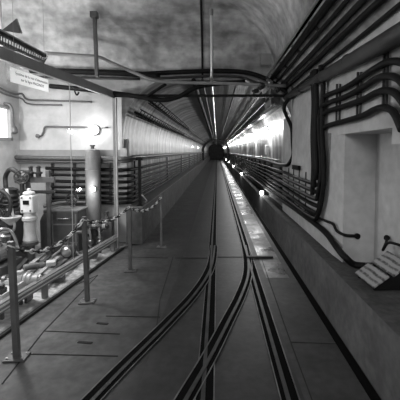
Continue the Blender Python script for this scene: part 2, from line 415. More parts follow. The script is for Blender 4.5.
for y in (3.0, 4.0, 5.0, 5.9):
    MB().box((FL(y), y, .065), (.06, .05, .15)).build('foot', M['paint'], t, bevel=.003)
ysp = [6.0, 5.05, 4.02, 2.75]
for i in range(3):
    a = Vector((FL(ysp[i]), ysp[i], 0)); b_ = Vector((FL(ysp[i + 1] + .008), ysp[i + 1] + .008, 0))
    MB().poly([a + Vector((0, 0, .24)), b_ + Vector((0, 0, .24)), b_ + Vector((0, 0, 2.59)), a + Vector((0, 0, 2.59))]).build('pane', M['pane'], t)
MB().box((FL(4.63), 4.63, 1.415), (.006, .010, 2.35)).build('pane_joint', M['lpaint'], t)
# cross bar
tag(MB().box((-.24, 6.0, 2.635), (3.0, .05, .045)).build('cross_bar', M['black'], bevel=.003), 'thin straight black bar spanning the tunnel mouth', 'bar')

# sign
c0 = P(10, 68.5, Y=3.62); c1 = P(48, 79.5, Y=3.62)
ys0 = 3.62
def onscreen(px, py, off):
    d = ray(px, py); a = fr_a + fn * off
    tt = (a - EYE).dot(fn) / d.dot(fn); return EYE + d * tt
off = .04
q = [onscreen(10, 67.5, off), onscreen(48, 79, off), onscreen(48, 91.5, off), onscreen(10, 82.5, off)]
ux = (q[1] - q[0]); ux.z = 0; W_ = ux.length; ux.normalize(); z1 = (q[0].z + q[1].z) / 2; z0 = (q[2].z + q[3].z) / 2; H_ = z1 - z0
o3 = Vector((q[0].x, q[0].y, z0))
sg = thing('hanging_sign', 'small white two line sign hanging from the header of the glass screen', 'sign', o3)
Rm = Matrix((ux, Vector((0, 0, 1)).cross(ux), Vector((0, 0, 1)))).transposed()
MB().box(o3 + ux * W_ / 2 + Vector((0, 0, H_ / 2)), (W_, .006, H_), R=Rm).build('board', M['signboard'], sg)
for k in (.1, .9):
    MB().cyl(o3 + ux * W_ * k + Vector((0, 0, H_ - .01)), o3 + ux * W_ * k + Vector((0, 0, 2.66)), .002, 6).build('hanger', M['metal'], sg)
nrm = ux.cross(Vector((0, 0, 1)))
for txt, zz, xx, sz in (("Système de la voie d'alimentation", .60, .54, .2), ("sur la ligne MAGINOT", .25, .55, .2)):
    cu = bpy.data.curves.new('lettering', 'FONT'); cu.body = txt; cu.size = H_ * .30; cu.align_x = 'CENTER'; cu.extrude = .0006; cu.space_character = 1.02
    cu.materials.append(M['ink'])
    o = bpy.data.objects.new('lettering', cu); col.objects.link(o)
    wpos = o3 + ux * W_ * xx + Vector((0, 0, H_ * zz)) + nrm * .005
    R4 = Matrix((ux, Vector((0, 0, 1)), nrm)).transposed().to_4x4()
    mw = Matrix.Translation(wpos) @ R4
    bpy.context.view_layer.update()
    if o.dimensions.x > W_ * (.86 if zz > .5 else .62):
        cu.size *= W_ * (.86 if zz > .5 else .62) / o.dimensions.x
    bpy.context.view_layer.update()
    me_ = bpy.data.meshes.new_from_object(o.evaluated_get(bpy.context.evaluated_depsgraph_get())); bpy.data.objects.remove(o)
    o = bpy.data.objects.new('lettering', me_); col.objects.link(o)
    o.parent = sg; o.matrix_parent_inverse = Matrix.Translation(sg.location).inverted(); o.matrix_basis = mw

# ------------------------------------------------------------------ left cables
ordn = ['topmost', 'second from top', 'third from top', 'fourth from top', 'fifth from top', 'sixth from top', 'lowest', 'eighth']
zs = [1.36, 1.25, 1.14, 1.03, .93, .84, .76]
for i, z in enumerate(zs):
    jj = lambda: random.uniform(-.012, .012)
    pts = [(-3.1, 6.33, z + .03), (-2.8, 6.33, z + .02 + jj()), (-2.4, 6.33, z + .02 + jj()), (-2.0, 6.33, z + jj()), (-1.74, 6.30, z), (-1.60, 6.42, z), (-1.585, 6.9, z + jj()), (-1.585, 8, z), (-1.585, 10, z + jj()), (-1.585, 13, z), (-1.585, 18, z), (-1.585, 30, z), (-1.585, FAR - 1, z)]
    cable('wall_cable', 'black cable on the left tunnel wall rack, ' + ordn[i] + ' of seven', 'cable', pts, .026 if i % 2 else .030, group='cables on the left wall rack')
for i, (z, r, lb_) in enumerate(((1.585, .04, 'thick black pipe above the left cable rack, wrapping the corner'), (1.525, .014, 'thin dark pipe just under the thick one above the left rack'))):
    cable('service_pipe', lb_, 'pipe', [(-3.6, 6.26, z), (-2.6, 6.26, z - .02), (-1.9, 6.25, z - .02), (-1.62, 6.24, z - .02), (-1.53, 6.5, z), (-1.55, 8, z), (-1.56, 12, z), (-1.56, 30, z), (-1.56, FAR - 1, z)], r, 'dpaint')
t = thing('cable_rack', 'row of dark steel uprights carrying cables on the left tunnel wall', 'cable rack', (-1.56, 6.5, .69))
y = 6.9; k = 0
while y < 45:
    MB().box((-1.625, y, 1.10), (.03, .03, .8)).build('upright', M['dkmetal'], t); y += 4.5
for x in (-3.0, -2.6, -1.95):
    MB().box((x, 6.37, 1.12), (.03, .05, .72)).build('upright', M['dkmetal'], t)
# front stanchion on ledge
tag(MB().box((-1.42, 6.42, 1.12), (.05, .05, .86)).box((-1.42, 6.42, .70), (.11, .11, .012)).box((-1.42, 6.40, 1.56), (.12, .08, .06)).cyl((-1.5, 6.4, 1.4), (-1.36, 6.4, 1.4), .012).build('stanchion', M['black'], bevel=.003), 'black upright stanchion at the near end of the left parapet', 'stanchion')
tag(MB().tube(cr([(-1.38, 6.4, .9), (-1.3, 6.45, .78), (-1.36, 6.6, .73), (-1.45, 6.8, .71)]), .012).build('loose_rope', M['lpaint']), 'light coloured loose rope end by the black stanchion', 'rope')

# upper left trays
for i, (x, z, lb_) in enumerate(((-1.40, 2.38, 'lower narrow cable tray high on the left tunnel wall'), (-1.17, 2.60, 'upper narrow cable tray high on the left tunnel wall'))):
    t = thing('cable_tray', lb_, 'cable tray', (x, 6.3, z), 'cable trays on the left vault')
    mb = MB()
    d = Vector((-.55, 0, -.84)) if i == 0 else Vector((-.75, 0, -.66)); d = d.normalized() * .07
    for s in (-1, 1): mb.tube([Vector((x, 6.3, z)) + d * s, Vector((x, 14, z)) + d * s, Vector((x, 40, z)) + d * s], .012, 6)
    mb.build('side_rail', M['dkmetal'], t)
    y = 6.4
    while y < 15:
        MB().cyl(Vector((x, y, z)) + d, Vector((x, y, z)) - d, .009, 6).build('rung', M['dkmetal'], t); y += .3
    mb = MB().tube([(x - .04, 6.2, z), (x - .045, 9, z - .01), (x - .04, 15, z), (x - .04, 45, z)], .022)
    mb.build('tray_cable', M['cable'], t)

# crown pipe and cables
cable('ceiling_pipe', 'shiny metal pipe dropping down the vault and running along the tunnel crown', 'pipe', [P(211, 12, Y=5.55), P(211.3, 30, Y=5.58), P(211.5, 55, Y=5.62), P(211.7, 74, Y=5.66), Vector((-.09, 5.8, 2.86)), Vector((-.09, 6.4, 2.86)), Vector((-.09, 9, 2.86)), Vector((-.09, 15, 2.86)), Vector((-.09, 40, 2.86)), Vector((-.09, 65, 2.86))], .022, 'bright', n=10)
tag(MB().lathe(P(211, 13, Y=5.55), (0, 0, 1), [(-.04, .032), (.0, .036), (.05, .036), (.06, .02)]).build('pipe_flange', M['metal']), 'round flange at the top of the shiny vertical pipe', 'flange')
vp = [Vector((-.25, yy, zc(-.25, yy) - .02)) for yy in (3.6, 4.2, 4.8, 5.3, 5.7, 5.95, 6.06)]
cable('ceiling_cable', 'black cable following the vault left of the shiny vertical pipe', 'cable', vp + [Vector((-.25, 6.1, 2.95))], .018, 'black')
cable('crown_cable', 'thick dark cable along the tunnel crown left of the shiny pipe', 'cable', [(-.40, 6.05, 2.9), (-.40, 9, 2.9), (-.4, 30, 2.9), (-.4, 65, 2.9)], .045, 'black')
cable('crown_cable', 'thin dark cable along the tunnel crown between thick cable and shiny pipe', 'cable', [(-.25, 6.05, 2.92), (-.25, 9, 2.90), (-.25, 30, 2.90), (-.25, 65, 2.90)], .022, 'dkmetal')
cable('crown_cable', 'thin dark cable along the tunnel crown right of the shiny pipe', 'cable', [(.35, 6.05, 2.88), (.35, 9, 2.88), (.35, 30, 2.88), (.35, 65, 2.88)], .022, 'black')
# hanging strut
t = thing('hanging_strut', 'single grey steel strut hanging from the vault left of the tunnel mouth', 'strut', P(94, 14, Y=5.6))
MB().bar(P(94.5, 14, Y=5.6), P(97, 77, Y=5.6), .05, .06, up=(0, 1, 0)).build('strut_bar', M['dpaint'], t, bevel=.004)
MB().box(P(94.3, 15, Y=5.6), (.11, .1, .09)).build('top_bracket', M['dpaint'], t, bevel=.005)

# pipes across the mouth (all real runs in front of the end wall)
Yp = 5.95
cable('light_pipe', 'light grey pipe sloping down from the left tray to the tunnel crown', 'pipe', [P(45, 53, Y=5.5), P(72, 55, Y=5.6), P(98, 57, Y=5.7), P(112, 63, Y=5.8), P(135, 73, Y=5.85), P(155, 80.5, Y=5.85), P(180, 82.5, Y=5.85), P(230, 83.5, Y=5.85), P(286, 86, Y=5.85)], .028, 'paint')
cable('sagging_cable', 'thick black cable sagging from the left wall up to the crown', 'cable', [P(50, 86, Y=6.05), P(80, 89, Y=6.02), P(105, 92, Y=5.98), P(135, 96, Y=5.95), P(160, 100, Y=5.95), P(178, 97, Y=5.95), P(195, 88, Y=5.95), P(215, 84, Y=6), P(245, 82, Y=6)], .040, 'black')
cable('arched_cable', 'black cable arching over the tunnel mouth down to the right', 'cable', [P(140, 74, Y=6.04), P(180, 72, Y=6.03), P(215, 71, Y=6.03), P(243, 72, Y=6.0), P(262, 77, Y=5.97), P(278, 86, Y=5.95), P(290, 95, Y=5.95)], .038, 'black')
cable('arched_cable', 'thinner black cable just under the arching one at the tunnel mouth', 'cable', [P(150, 79, Y=6.0), P(185, 77, Y=6.03), P(215, 76, Y=6.03), P(240, 77, Y=6.0), P(258, 83, Y=5.97), P(284, 88, Y=5.95)], .022, 'dkmetal')
cable('black_pipe', 'black pipe high across the side room wall, the upper one', 'pipe', [P(30, 70, Y=6.0), P(70, 71.5, Y=6.0), P(120, 73, Y=6.02), P(160, 76, Y=6.03)], .05, 'black')
cable('black_pipe', 'long thin black pipe under the upper one near the left tray', 'pipe', [P(40, 77, Y=6.02), P(90, 78, Y=6.02), P(140, 79, Y=6.04)], .022, 'dkmetal')
cable('diagonal_cable', 'short dark cable slanting below the light grey pipe', 'cable', [P(146, 97, Y=5.92), P(155, 91, Y=5.92), P(166, 84, Y=5.88)], .026, 'black')
# left ladder tray
t = thing('ladder_tray', 'perforated grey ladder cable tray in the upper left under the vault', 'cable tray', P(48, 55, Y=5.4))
a0, a1 = P(0, 31, Y=4.4), P(47, 56, Y=5.45); back = (a0 - a1) * .8
b0, b1 = P(0, 44, Y=4.4), P(44, 62, Y=5.4)
mb = MB(); mb.bar(a0 + back, a1, .015, .05).bar(b0 + back, b1, .015, .05)
mb.build('side_rail', M['paint'], t)
n = 34
for k in range(n + 1):
    u = k / n * 1.8 - .8
    if u > -.15: MB().bar(a0.lerp(a1, u), b0.lerp(b1, u), .03, .012).build('rung', M['dpaint'], t)
mb = MB().tube([(a0 + back) * .6 + (b0 + back) * .4 + Vector((0, 0, .03)), a1 * .6 + b1 * .4 + Vector((0, 0, .03))], .03); mb.build('tray_cable', M['cable'], t)
mb = MB()
g0, g1, g2 = P(2, 30, Y=4.5), P(16, 19, Y=4.8), P(21, 33, Y=4.9)
mb.poly([g0, g1, g2]).poly([g2 + Vector((0, .03, 0)), g1 + Vector((0, .03, 0)), g0 + Vector((0, .03, 0))]).tube([g1, g2], .018)
tag(mb.build('bracket', M['paint']), 'triangular bracket fixing the ladder tray to the vault at upper left', 'bracket')
tag(MB().poly([P(22, 60, Y=5.3), P(48, 54, Y=5.4), P(47, 58, Y=5.4), P(25, 66, Y=5.3)]).tube([P(22, 60, Y=5.3), P(22, 68, Y=5.3)], .02).build('gusset_plate', M['lpaint']), 'pale triangular gusset plate under the ladder tray', 'plate')
tag(MB().box(P(2, 56, Y=4.6), (.5, .3, .02)).box(P(0, 47, Y=4.6), (.24, .25, .08)).cyl(P(2, 56, Y=4.6), P(2, 56, Y=4.6) + Vector((0, 0, 1.75)), .01).build('lamp_housing', M['lpaint'], bevel=.01), 'pale grey fixture box at the left edge above the screen header', 'fixture box')
# clips on light pipe
for (x, y) in ((60, 52), (72, 53), (84, 54)):
    pass

# side room small conduits
def back(px, py): return P(px, py, Y=6.41)
LX = -3.58
cable('wall_conduit', 'upper of two thin dark conduits bending round the room corner', 'conduit', [P(-30, 66, X=LX), P(0, 88, X=LX), P(14, 94, X=LX), back(22, 94), back(28, 99.5), back(50, 100.5), back(92, 102)], .017, 'dpaint')
cable('wall_conduit', 'lower of two thin dark conduits bending round the room corner', 'conduit', [P(-30, 72, X=LX), P(0, 92, X=LX), P(14, 97, X=LX), back(22, 99), back(30, 104), back(62, 105)], .014, 'dpaint')
cable('wall_conduit', 'dark conduit with a down turned end running towards the wall lamp', 'conduit', [back(37, 135), back(41, 136), back(43.5, 131), back(45, 127), back(50, 126.5), back(70, 127), back(88, 127.5)], .016, 'dpaint')
tag(MB().lathe(back(38, 136), (0, -1, 0), [(0, .035), (.03, .035), (.035, .02)]).build('junction_box', M['dpaint']), 'round dark junction box at the left end of the lamp conduit', 'junction box')
cable('wall_conduit', 'short dark conduit continuing right of the wall lamp', 'conduit', [back(101, 128), back(108, 127.5)], .014, 'dpaint')
cable('hook_pipe', 'curved pipe with a drooping end beside the bright window', 'pipe', [P(1, 104, Y=6.0), P(9, 105, Y=6.02), P(12, 111, Y=6.04), P(12.5, 123, Y=6.06), P(15, 131, Y=6.1)], .03, 'dpaint')
tag(MB().lathe(P(14, 127, Y=6.1), (.25, -.3, -1), [(0, .04), (.05, .055), (.11, .05), (.13, .02)]).build('pipe_valve', M['dpaint']), 'dark round valve at the drooping end of the curved pipe', 'valve')
cable('ceiling_hook', 'small dark hook hanging under the black pipes above the back wall', 'hook', [P(74, 86, Y=6.2), P(75, 92, Y=6.2), P(77, 95, Y=6.2), P(79, 92, Y=6.2)], .014, 'black')

# lamps -----------------------------------------------------------------
def light(kind, loc, e, size=.08, rot=None, **kw):
    l = bpy.data.lights.new('light', kind); l.energy = e
    if kind == 'POINT': l.shadow_soft_size = size
    if kind == 'AREA': l.size = size
    if kind == 'SPOT': l.spot_size = kw.get('spot', 2.6); l.spot_blend = .8; l.shadow_soft_size = size
    o = bpy.data.objects.new('light', l); col.objects.link(o); o.location = loc
    if rot: o.rotation_euler = rot
    return o
def wall_lamp(c, nrm, label, r=.05, m='lamp', group=None, e=0, off=.13):
    c = Vector(c); nrm = Vector(nrm).normalized()
    t = thing('bulkhead_lamp', label, 'lamp', c, group)
    MB().lathe(c, nrm, [(-.02, r * 1.15), (.015, r * 1.15), (.02, r * 1.05), (.03, r * 1.05)], 14).build('lamp_base', M['lpaint'], t)
    MB().lathe(c, nrm, [(.031, r), (.05, r), (.07, r * .9), (.085, r * .6), (.09, r * .1)], 14).build('lamp_globe', M[m], t)
    if e: light('POINT', c + nrm * off, e, .05)
    return t
wall_lamp(back(95, 130), (0, -1, 0), 'glowing round lamp on the white far wall of the side room', .075, e=7, off=.22)
wall_lamp(P(94, 189, Y=6.02) + Vector((0, .0, 0)), (0, -1, 0), 'small added glow on the front of the tall grey tank, standing for a lamp reflection', .035, m='lamp', e=4, off=.14)  # reflection of a lamp, built as an added glowing globe
n = 0
place = ['nearest', 'second nearest', 'third nearest', 'fourth nearest', 'fifth nearest', 'sixth nearest', 'seventh nearest', 'eighth nearest', 'ninth nearest', 'tenth nearest', 'eleventh nearest', 'twelfth nearest', 'thirteenth nearest', 'fourteenth nearest', 'fifteenth nearest']
y = 8.86; i = 0
while y < 68 and i < 15:
    wall_lamp((1.26, y, 2.26), (-1, -.35, -.35), 'bright lamp high on the right tunnel wall, ' + place[i] + ' of the row', .06, e=34 if i < 8 else 36, group='lamps along the right tunnel wall', off=.16)
    y += 3.3 if i < 9 else 5; i += 1
for i, y in enumerate((9.1, 16.6, 24.8, 34, 44)):
    wall_lamp((1.20, y, .61), (-1, -.6, .2), 'small bright lamp low on the right ledge, ' + place[i] + ' of five', .05, m='lamp', e=7, group='low lamps along the right ledge', off=.16)
for i, (x, y, z) in enumerate(((-1.45, 20, 1.95), (-1.45, 26, 1.95))):
    wall_lamp((x, y, z), (1, -.3, -.2), 'small lamp on the left tunnel wall, ' + ['nearer', 'farther'][i] + ' of two', .04, m='lampdim', e=0)
tag(MB().box((1.27, 8.9, 1.72), (.1, .16, .26)).build('junction_box', M['lpaint'], bevel=.01), 'pale square junction box under the nearest right wall lamp', 'junction box')
# trays and pipes on the right vault
t = thing('cable_tray', 'bright metal cable tray running above the lamps on the right vault', 'cable tray', (1.02, 6.9, 2.46))
MB().bar((1.09, 6.2, 2.50), (1.09, 62, 2.50), .14, .012, up=(-.2, 0, 1)).build('tray_base', M['dpaint'], t)
MB().bar((1.015, 6.2, 2.52), (1.015, 62, 2.52), .006, .05).bar((1.165, 6.2, 2.47), (1.165, 62, 2.47), .006, .05).build('side_rail', M['bright'], t)
mb = MB(); y = 6.6
while y < 40: mb.box((1.09, y, 2.545), (.2, .03, .03)); y += 1.1
mb.build('hanger', M['metal'], t)
for i, (x, z, lb_) in enumerate(((.78, 2.72, 'thin conduit on the right vault, nearest the crown'), (.9, 2.62, 'thin conduit on the right vault, just above the bright tray'))):
    cable('vault_conduit', lb_, 'conduit', [(x, 6.2, z), (x, 10, z), (x, 16, z), (x, 60, z)], .018, 'duct')
# handrail-like pipe bent up
cable('bent_pipe', 'dark pipe running along the right tunnel wall and bending upwards', 'pipe', [(1.27, 60, 1.46), (1.27, 30, 1.46), (1.27, 14, 1.46), (1.27, 9, 1.45), (1.25, 7.4, 1.43), (1.23, 6.5, 1.44), (1.25, 6.12, 1.47), P(293, 155, Y=6.0), P(292.5, 143, Y=6.0), P(291.5, 128, Y=6.0), P(287, 117, Y=6.0), P(284, 108, Y=5.97), P(288, 100, Y=5.9), P(298, 93, Y=5.6)], .033, 'black')
cable('wall_conduit', 'thin bright conduit just above the bent dark pipe on the right tunnel wall', 'conduit', [(1.29, 60, 1.52), (1.29, 20, 1.52), (1.29, 10, 1.52), (1.27, 7, 1.51)], .012, 'bright')
tag(MB().box(PW(296, 167.5, .04), (.04, .42, .07)).build('wall_bracket', M['black'], bevel=.003), 'small flat black bracket on the pillar below the bent pipe', 'bracket')

# ------------------------------------------------------------------ right rack cables
zr = [1.31, 1.22, 1.13, 1.04, .95, .87]
names6 = ['topmost', 'second from top', 'third from top', 'fourth from top', 'fifth from top', 'lowest']
split = [((328, 124), (345, 121), (362, 116), (376, 109), (386, 108), (394, 113), (402, 130)),
         ((327, 110), (345, 106), (362, 100), (376, 93), (386, 90.5), (396, 94), (408, 110)),
         ((327, 102), (345, 97), (362, 88), (376, 79), (386, 76), (398, 79), (412, 96)),
         ((327, 94), (345, 88), (362, 77), (376, 68), (388, 62), (400, 62), (416, 70))]
for i, z in enumerate(zr):
    yb = 4.16 - .03 * i         # where it has turned vertical
    R_ = .2 + .07 * i * .9
    ofs = .035 + .012 * (i % 3)
    X = lambda yy: XW(yy) - ofs
    XT = lambda yy: (XW(yy) - ofs) if yy < 6.8 else 1.25
    pts = [(1.27, FAR - 1, z), (1.27, 30, z), (1.27, 14, z), (1.26, 9, z), (1.235, 7.2, z), (XW(6.4) - ofs, 6.4, z - .005), (XW(5.9) - ofs, 5.9, z - .02), (XW(yb + R_) - ofs, yb + R_, z - .03), (XW(yb + R_ * .35) - ofs, yb + R_ * .35, z + R_ * .12), (XW(yb) - ofs, yb, z + R_ * .75)]
    zt = max(z + R_ * 1.4, 1.55)
    pts.append((XW(yb) - ofs, yb, zt))
    yt = 4.26 - .035 * i
    pts.append((XW(yt) - ofs, yt, 1.9))
    if i < 4:
        s = split[i]; p0 = PW(*s[0], off=ofs)
        # leave the bundle and go right
        pts.append((XW(yt) - ofs, yt, p0.z - .12)); pts.append(PW((s[0][0] + 322) / 2, s[0][1] + 3, off=ofs))
        pts += [PW(*q_, off=.05) for q_ in s[1:]]
    else:
        pts += [(XW(yt) - ofs, yt, 2.2), (XW(yt - .02) - ofs, yt - .02, 2.5), (XW(yt - .1) - ofs - .06, yt - .1, 2.66)]
    dest = 'turning right above the niche' if i < 4 else 'rising to the duct'
    cable('rack_cable', 'black right wall rack cable, ' + names6[i] + ' of six, ' + dest, 'cable', pts, .027, group='cables on the right wall rack')
for i, (ya, lb_) in enumerate(((4.40, 'leftmost'), (4.33, 'middle'), (4.26, 'rightmost'))):
    o_ = .075
    cable('riser_cable', 'black riser cable in the vertical bundle beside the pillar, ' + lb_ + ' of three', 'cable', [(XW(ya) - o_, ya, 1.15 + .1 * i), (XW(ya) - o_, ya - .03, 1.5), (XW(ya) - o_, ya + .03, 1.9), (XW(ya) - o_, ya, 2.3), (XW(ya) - o_ - .05, ya - .1, 2.66)], .03, group='vertical riser cables by the pillar')
t = thing('cable_rack', 'row of thin dark uprights holding the cables on the right wall', 'cable rack', (1.25, 6.8, .6))
for yy in (5.0, 5.4, 5.8, 6.2): MB().box((XW(yy) - .008, yy, 1.12), (.012, .022, .56)).build('upright', M['dkmetal'], t)
yy = 7.2
while yy < 40:
    MB().box((1.315, yy, 1.10), (.05, .03, .62)).build('upright', M['dkmetal'], t); yy += 1.2 if yy < 15 else 3
t = thing('cable_clamp', 'set of thin vertical rods clamping the four cables above the niche', 'clamp', PW(358, 118))
for (px, y0, y1) in ((337, 84, 122), (358, 72, 118), (384.5, 52, 109)):
    for k in (0, 3.2):
        a, b_ = PW(px + k, y0, .02), PW(px + k, y1, .02); b_ = Vector((a.x, a.y, b_.z))
        MB().bar(a, b_, .018, .018, up=(0, 1, 0)).build('rod', M['dkmetal'], t)
# fine loose wires in bundle
for i in range(3):
    a = 4.0 - .04 * i
    cable('thin_wire', ['fine grey wire hanging right of the cable bundle, nearest to it', 'fine grey wire, middle of three right of the cable bundle', 'fine grey wire, farthest right of the cable bundle'][i], 'wire', [(XW(a) - .01, a, 1.9), (XW(a) - .012, a + .02, 1.6), (XW(a + .06) - .012, a + .08, 1.25 + .05 * i)], .004, 'dpaint')
# low cables on the ledge side
cable('low_cable', 'thick black cable trailing down the right wall to the ledge boards', 'cable', [(1.25, 62, .74), (1.25, 30, .74), (1.25, 14, .74), (1.24, 8, .75), PW(292, 207, .04), PW(310, 220, .04), PW(325, 232, .04), PW(338, 249, .04), PW(345, 257, .04), Vector((1.33, 3.35, .60)), Vector((1.42, 3.3, .60))], .033)
cable('low_cable', 'thin black wavy cable ending in a plug on the niche wall', 'cable', [(1.26, 62, .80), (1.26, 30, .80), (1.26, 14, .8), (1.25, 8, .8), PW(295, 201, .03), PW(312, 214, .03), PW(326, 221, .03), PW(333, 224, .03), P(337, 231, Y=3.66), P(345, 235, Y=3.53), P(356, 236, Y=3.53)], .016)
tag(MB().lathe(P(357, 236, Y=3.55), (0, -1, 0), [(-.03, .025), (.02, .03), (.03, .015)], 12).build('cable_plug', M['black']), 'round black plug at the end of the thin wavy cable', 'plug')
cable('looped_cable', 'thin black cable looping from the niche wall over the boards', 'cable', [P(387, 238, Y=3.22), P(386, 243, Y=3.2), P(383, 250, Y=3.18), P(388, 243, Y=3.12), P(396, 244, Y=3.05), P(410, 249, Y=2.95)], .013)
tag(MB().lathe(P(386.5, 237.5, Y=3.26), (-.3, -1, 0), [(-.02, .02), (.015, .028), (.03, .012)], 12).build('cable_plug', M['black']), 'round black plug above the looped thin cable', 'plug')
# big duct and haunch cables
t = thing('ceiling_duct', 'fat dark round duct along the top of the right wall', 'duct', (1.3, 6.7, 2.7))
MB().tube([(1.16, 6.6, 2.63), (XW(5.4) - .08, 5.4, 2.60), (XW(4) - .09, 4, 2.54), (XW(2.5) - .10, 2.5, 2.46), (XW(0) - .10, 0, 2.36)], [.035, .048, .06, .07, .078], 14).build('duct_tube', M['duct'], t)
for yy in (6.0, 5.0, 4.0, 3.2): MB().ring((XW(yy) - .09, yy, 2.375 + yy * .0405), (0, 1, 0), .045 + (6 - yy) * .007, .008, 18, 6).build('duct_band', M['dkmetal'], t)
cable('thin_pipe', 'thin shiny pipe along the underside of the fat dark duct', 'pipe', [P(284, 99, Y=6.5), P(294, 95, Y=6.0), P(312, 85.5, Y=4.9), P(320, 79, Y=4.5), P(347, 65, Y=3.8), P(372, 52, Y=3.2), P(410, 35, Y=2.7)], .010, 'bright')
def hz(x): return 3.02 + (x - .93) * (2.68 - 3.02) / (1.78 - .93)
hc = [(.05, 0, .038, 'fat black cable at the left edge of the right bulkhead', 'black'),
      (.27, 0, .02, 'second black cable from the left under the right bulkhead', 'cable'),
      (.45, 0, .028, 'third black cable from the left under the right bulkhead', 'cable'),
      (.63, 0, .028, 'fourth black cable from the left under the right bulkhead', 'cable'),
      (.86, 0, .02, 'fifth black cable from the left, nearest the fat duct', 'cable')]
for (xa, xb, r, lb_, m_) in hc:
    pts = []
    for k in range(9):
        u = k / 8; yy = 6.5 - 5.8 * u; x = .93 + .37 * xa
        hw = (x - .93) / (XW(yy) - .93); z = 3.02 + max(0, hw) * (2.70 - 3.02)
        pts.append((x, yy, z - r - .015 + random.uniform(-.006, .006)))
    cable('bulkhead_cable', lb_, 'cable', pts, r, m_, 'cables under the right bulkhead')
cable('thin_pipe', 'thin shiny pipe beside the fat cable at the left edge of the bulkhead', 'pipe', [(.83, 6.2, 2.93), (.82, 5, 2.93), (.82, 4, 2.93), (.82, 1, 2.93)], .014, 'metal')
t = thing('cable_cleats', 'row of steel cleats fixing the cables under the right bulkhead', 'cleat', (1.1, 5.5, 2.9))
for yy in (6.0, 5.2, 4.4, 3.6, 2.8):
    x1_ = XW(yy) - .25
    MB().bar((.92, yy, 2.995), (x1_, yy, 3.02 + (x1_ - .93) / (XW(yy) - .93) * -.32 - .012), .04, .02).build('cleat_bar', M['dkmetal'], t)
tag(MB().box(P(266, 59.5, Y=5.75), (.17, .05, .18)).build('junction_box', M['paint'], bevel=.006), 'square grey box on the vault right of the shiny pipe', 'junction box')
# tangle of fittings where runs meet
t = thing('pipe_fitting', 'cluster of shiny clamps and elbows where the cables meet right of the crown', 'fitting', P(272, 85, Y=5.85))
for k, (px, py, r) in enumerate(((262, 86, .05), (270, 82, .04), (277, 90, .045), (285, 84, .04), (256, 91, .035), (290, 90, .035))):
    MB().lathe(P(px, py, Y=5.82), (random.uniform(-1, 1), -.6, random.uniform(-1, 1)), [(-.05, r * .6), (-.03, r), (.02, r), (.03, r * .7), (.07, r * .7)], 10).build('clamp', M['metal' if k % 2 else 'dkmetal'], t)

# information boards on the ledge
bl = P(375, 290, Z=.56); bf = P(356, 275, Z=.56)
dirY = (bf - bl); dirY.z = 0; Ln = dirY.length; dirY.normalize(); outx = Vector((dirY.y, -dirY.x, 0))
if outx.x < 0: outx = -outx
tl = outx * math.cos(math.radians(35)) + Vector((0, 0, 1)) * math.sin(math.radians(35)); nb = dirY.cross(tl)
if nb.z < 0: nb = -nb
t = thing('information_boards', 'pair of tilted grey printed boards on a dark stand on the right ledge', 'display boards', bl)
Rb = Matrix((tl, nb.cross(tl), nb)).transposed()
for k, (s0, s1, ya, yb) in enumerate(((.0, .16, 0, Ln), (.18, .36, -.03, Ln - .02))):
    c = bl + tl * (s0 + s1) / 2 + dirY * (ya + yb) / 2 + nb * .02
    ob = MB().box((0, 0, 0), (s1 - s0, yb - ya, .012)).build('panel', M['board'])
    ob.parent = t; ob.matrix_parent_inverse = Matrix.Translation(t.location).inverted(); ob.matrix_basis = Matrix.Translation(c) @ Rb.to_4x4()
mb = MB()
for yy in (.02, Ln - .05):
    a = bl + dirY * yy; e = a + tl * .36
    mb.bar(a, e, .02, .02).bar(e, Vector((e.x, e.y, .56)), .02, .02, up=(0, 1, 0)).bar(a, Vector((e.x, e.y, .56)), .02, .02)
e = bl + tl * .36; mb.poly([e, e + dirY * Ln, Vector(((e + dirY * Ln).x, (e + dirY * Ln).y, .555)), Vector((e.x, e.y, .555))])
mb.poly([bl + dirY * .0 , bl + tl * .36, Vector((e.x, e.y, .555))])
mb.build('stand', M['black'], t)

# ------------------------------------------------------------------ machine room
# tall tank
tk = P(93.5, 222, Y=6.14); tx, ty = tk.x, 6.16
t = thing('vertical_tank', 'tall grey cylindrical tank standing against the far wall of the side room', 'tank', (tx, ty, 0))
MB().lathe((tx, ty, 0), (0, 0, 1), [(.45, .10), (.47, .128), (.6, .13), (1.36, .13), (1.365, .134), (1.38, .134), (1.385, .13), (1.68, .13), (1.72, .12), (1.74, .05)], 28).build('shell', M['paint'], t)
MB().lathe((tx, ty, 1.73), (0, 0, 1), [(0, .03), (.05, .03), (.055, .045), (.075, .045), (.08, .015)], 12).build('top_valve', M['dpaint'], t)
MB().lathe((tx, ty, 0), (0, 0, 1), [(.0, .16), (.03, .16), (.04, .07), (.33, .07), (.34, .15), (.37, .15), (.38, .08), (.43, .08), (.44, .14), (.46, .14)], 20).build('pedestal', M['dpaint'], t)
for k, (dx, z) in enumerate(((-.16, .36), (.17, .34), (-.14, .22), (.15, .18))):
    wv_ = MB().cyl((tx + dx * .3, ty - .05, z), (tx + dx, ty - .12, z), .025, 10).ring((tx + dx, ty - .16, z), (0, 1, 0), .05, .009, 18, 6).cyl((tx + dx, ty - .1, z), (tx + dx, ty - .17, z), .01, 8)
    wv_.build('hand_valve', M['metal' if k % 2 else 'dpaint'], t)
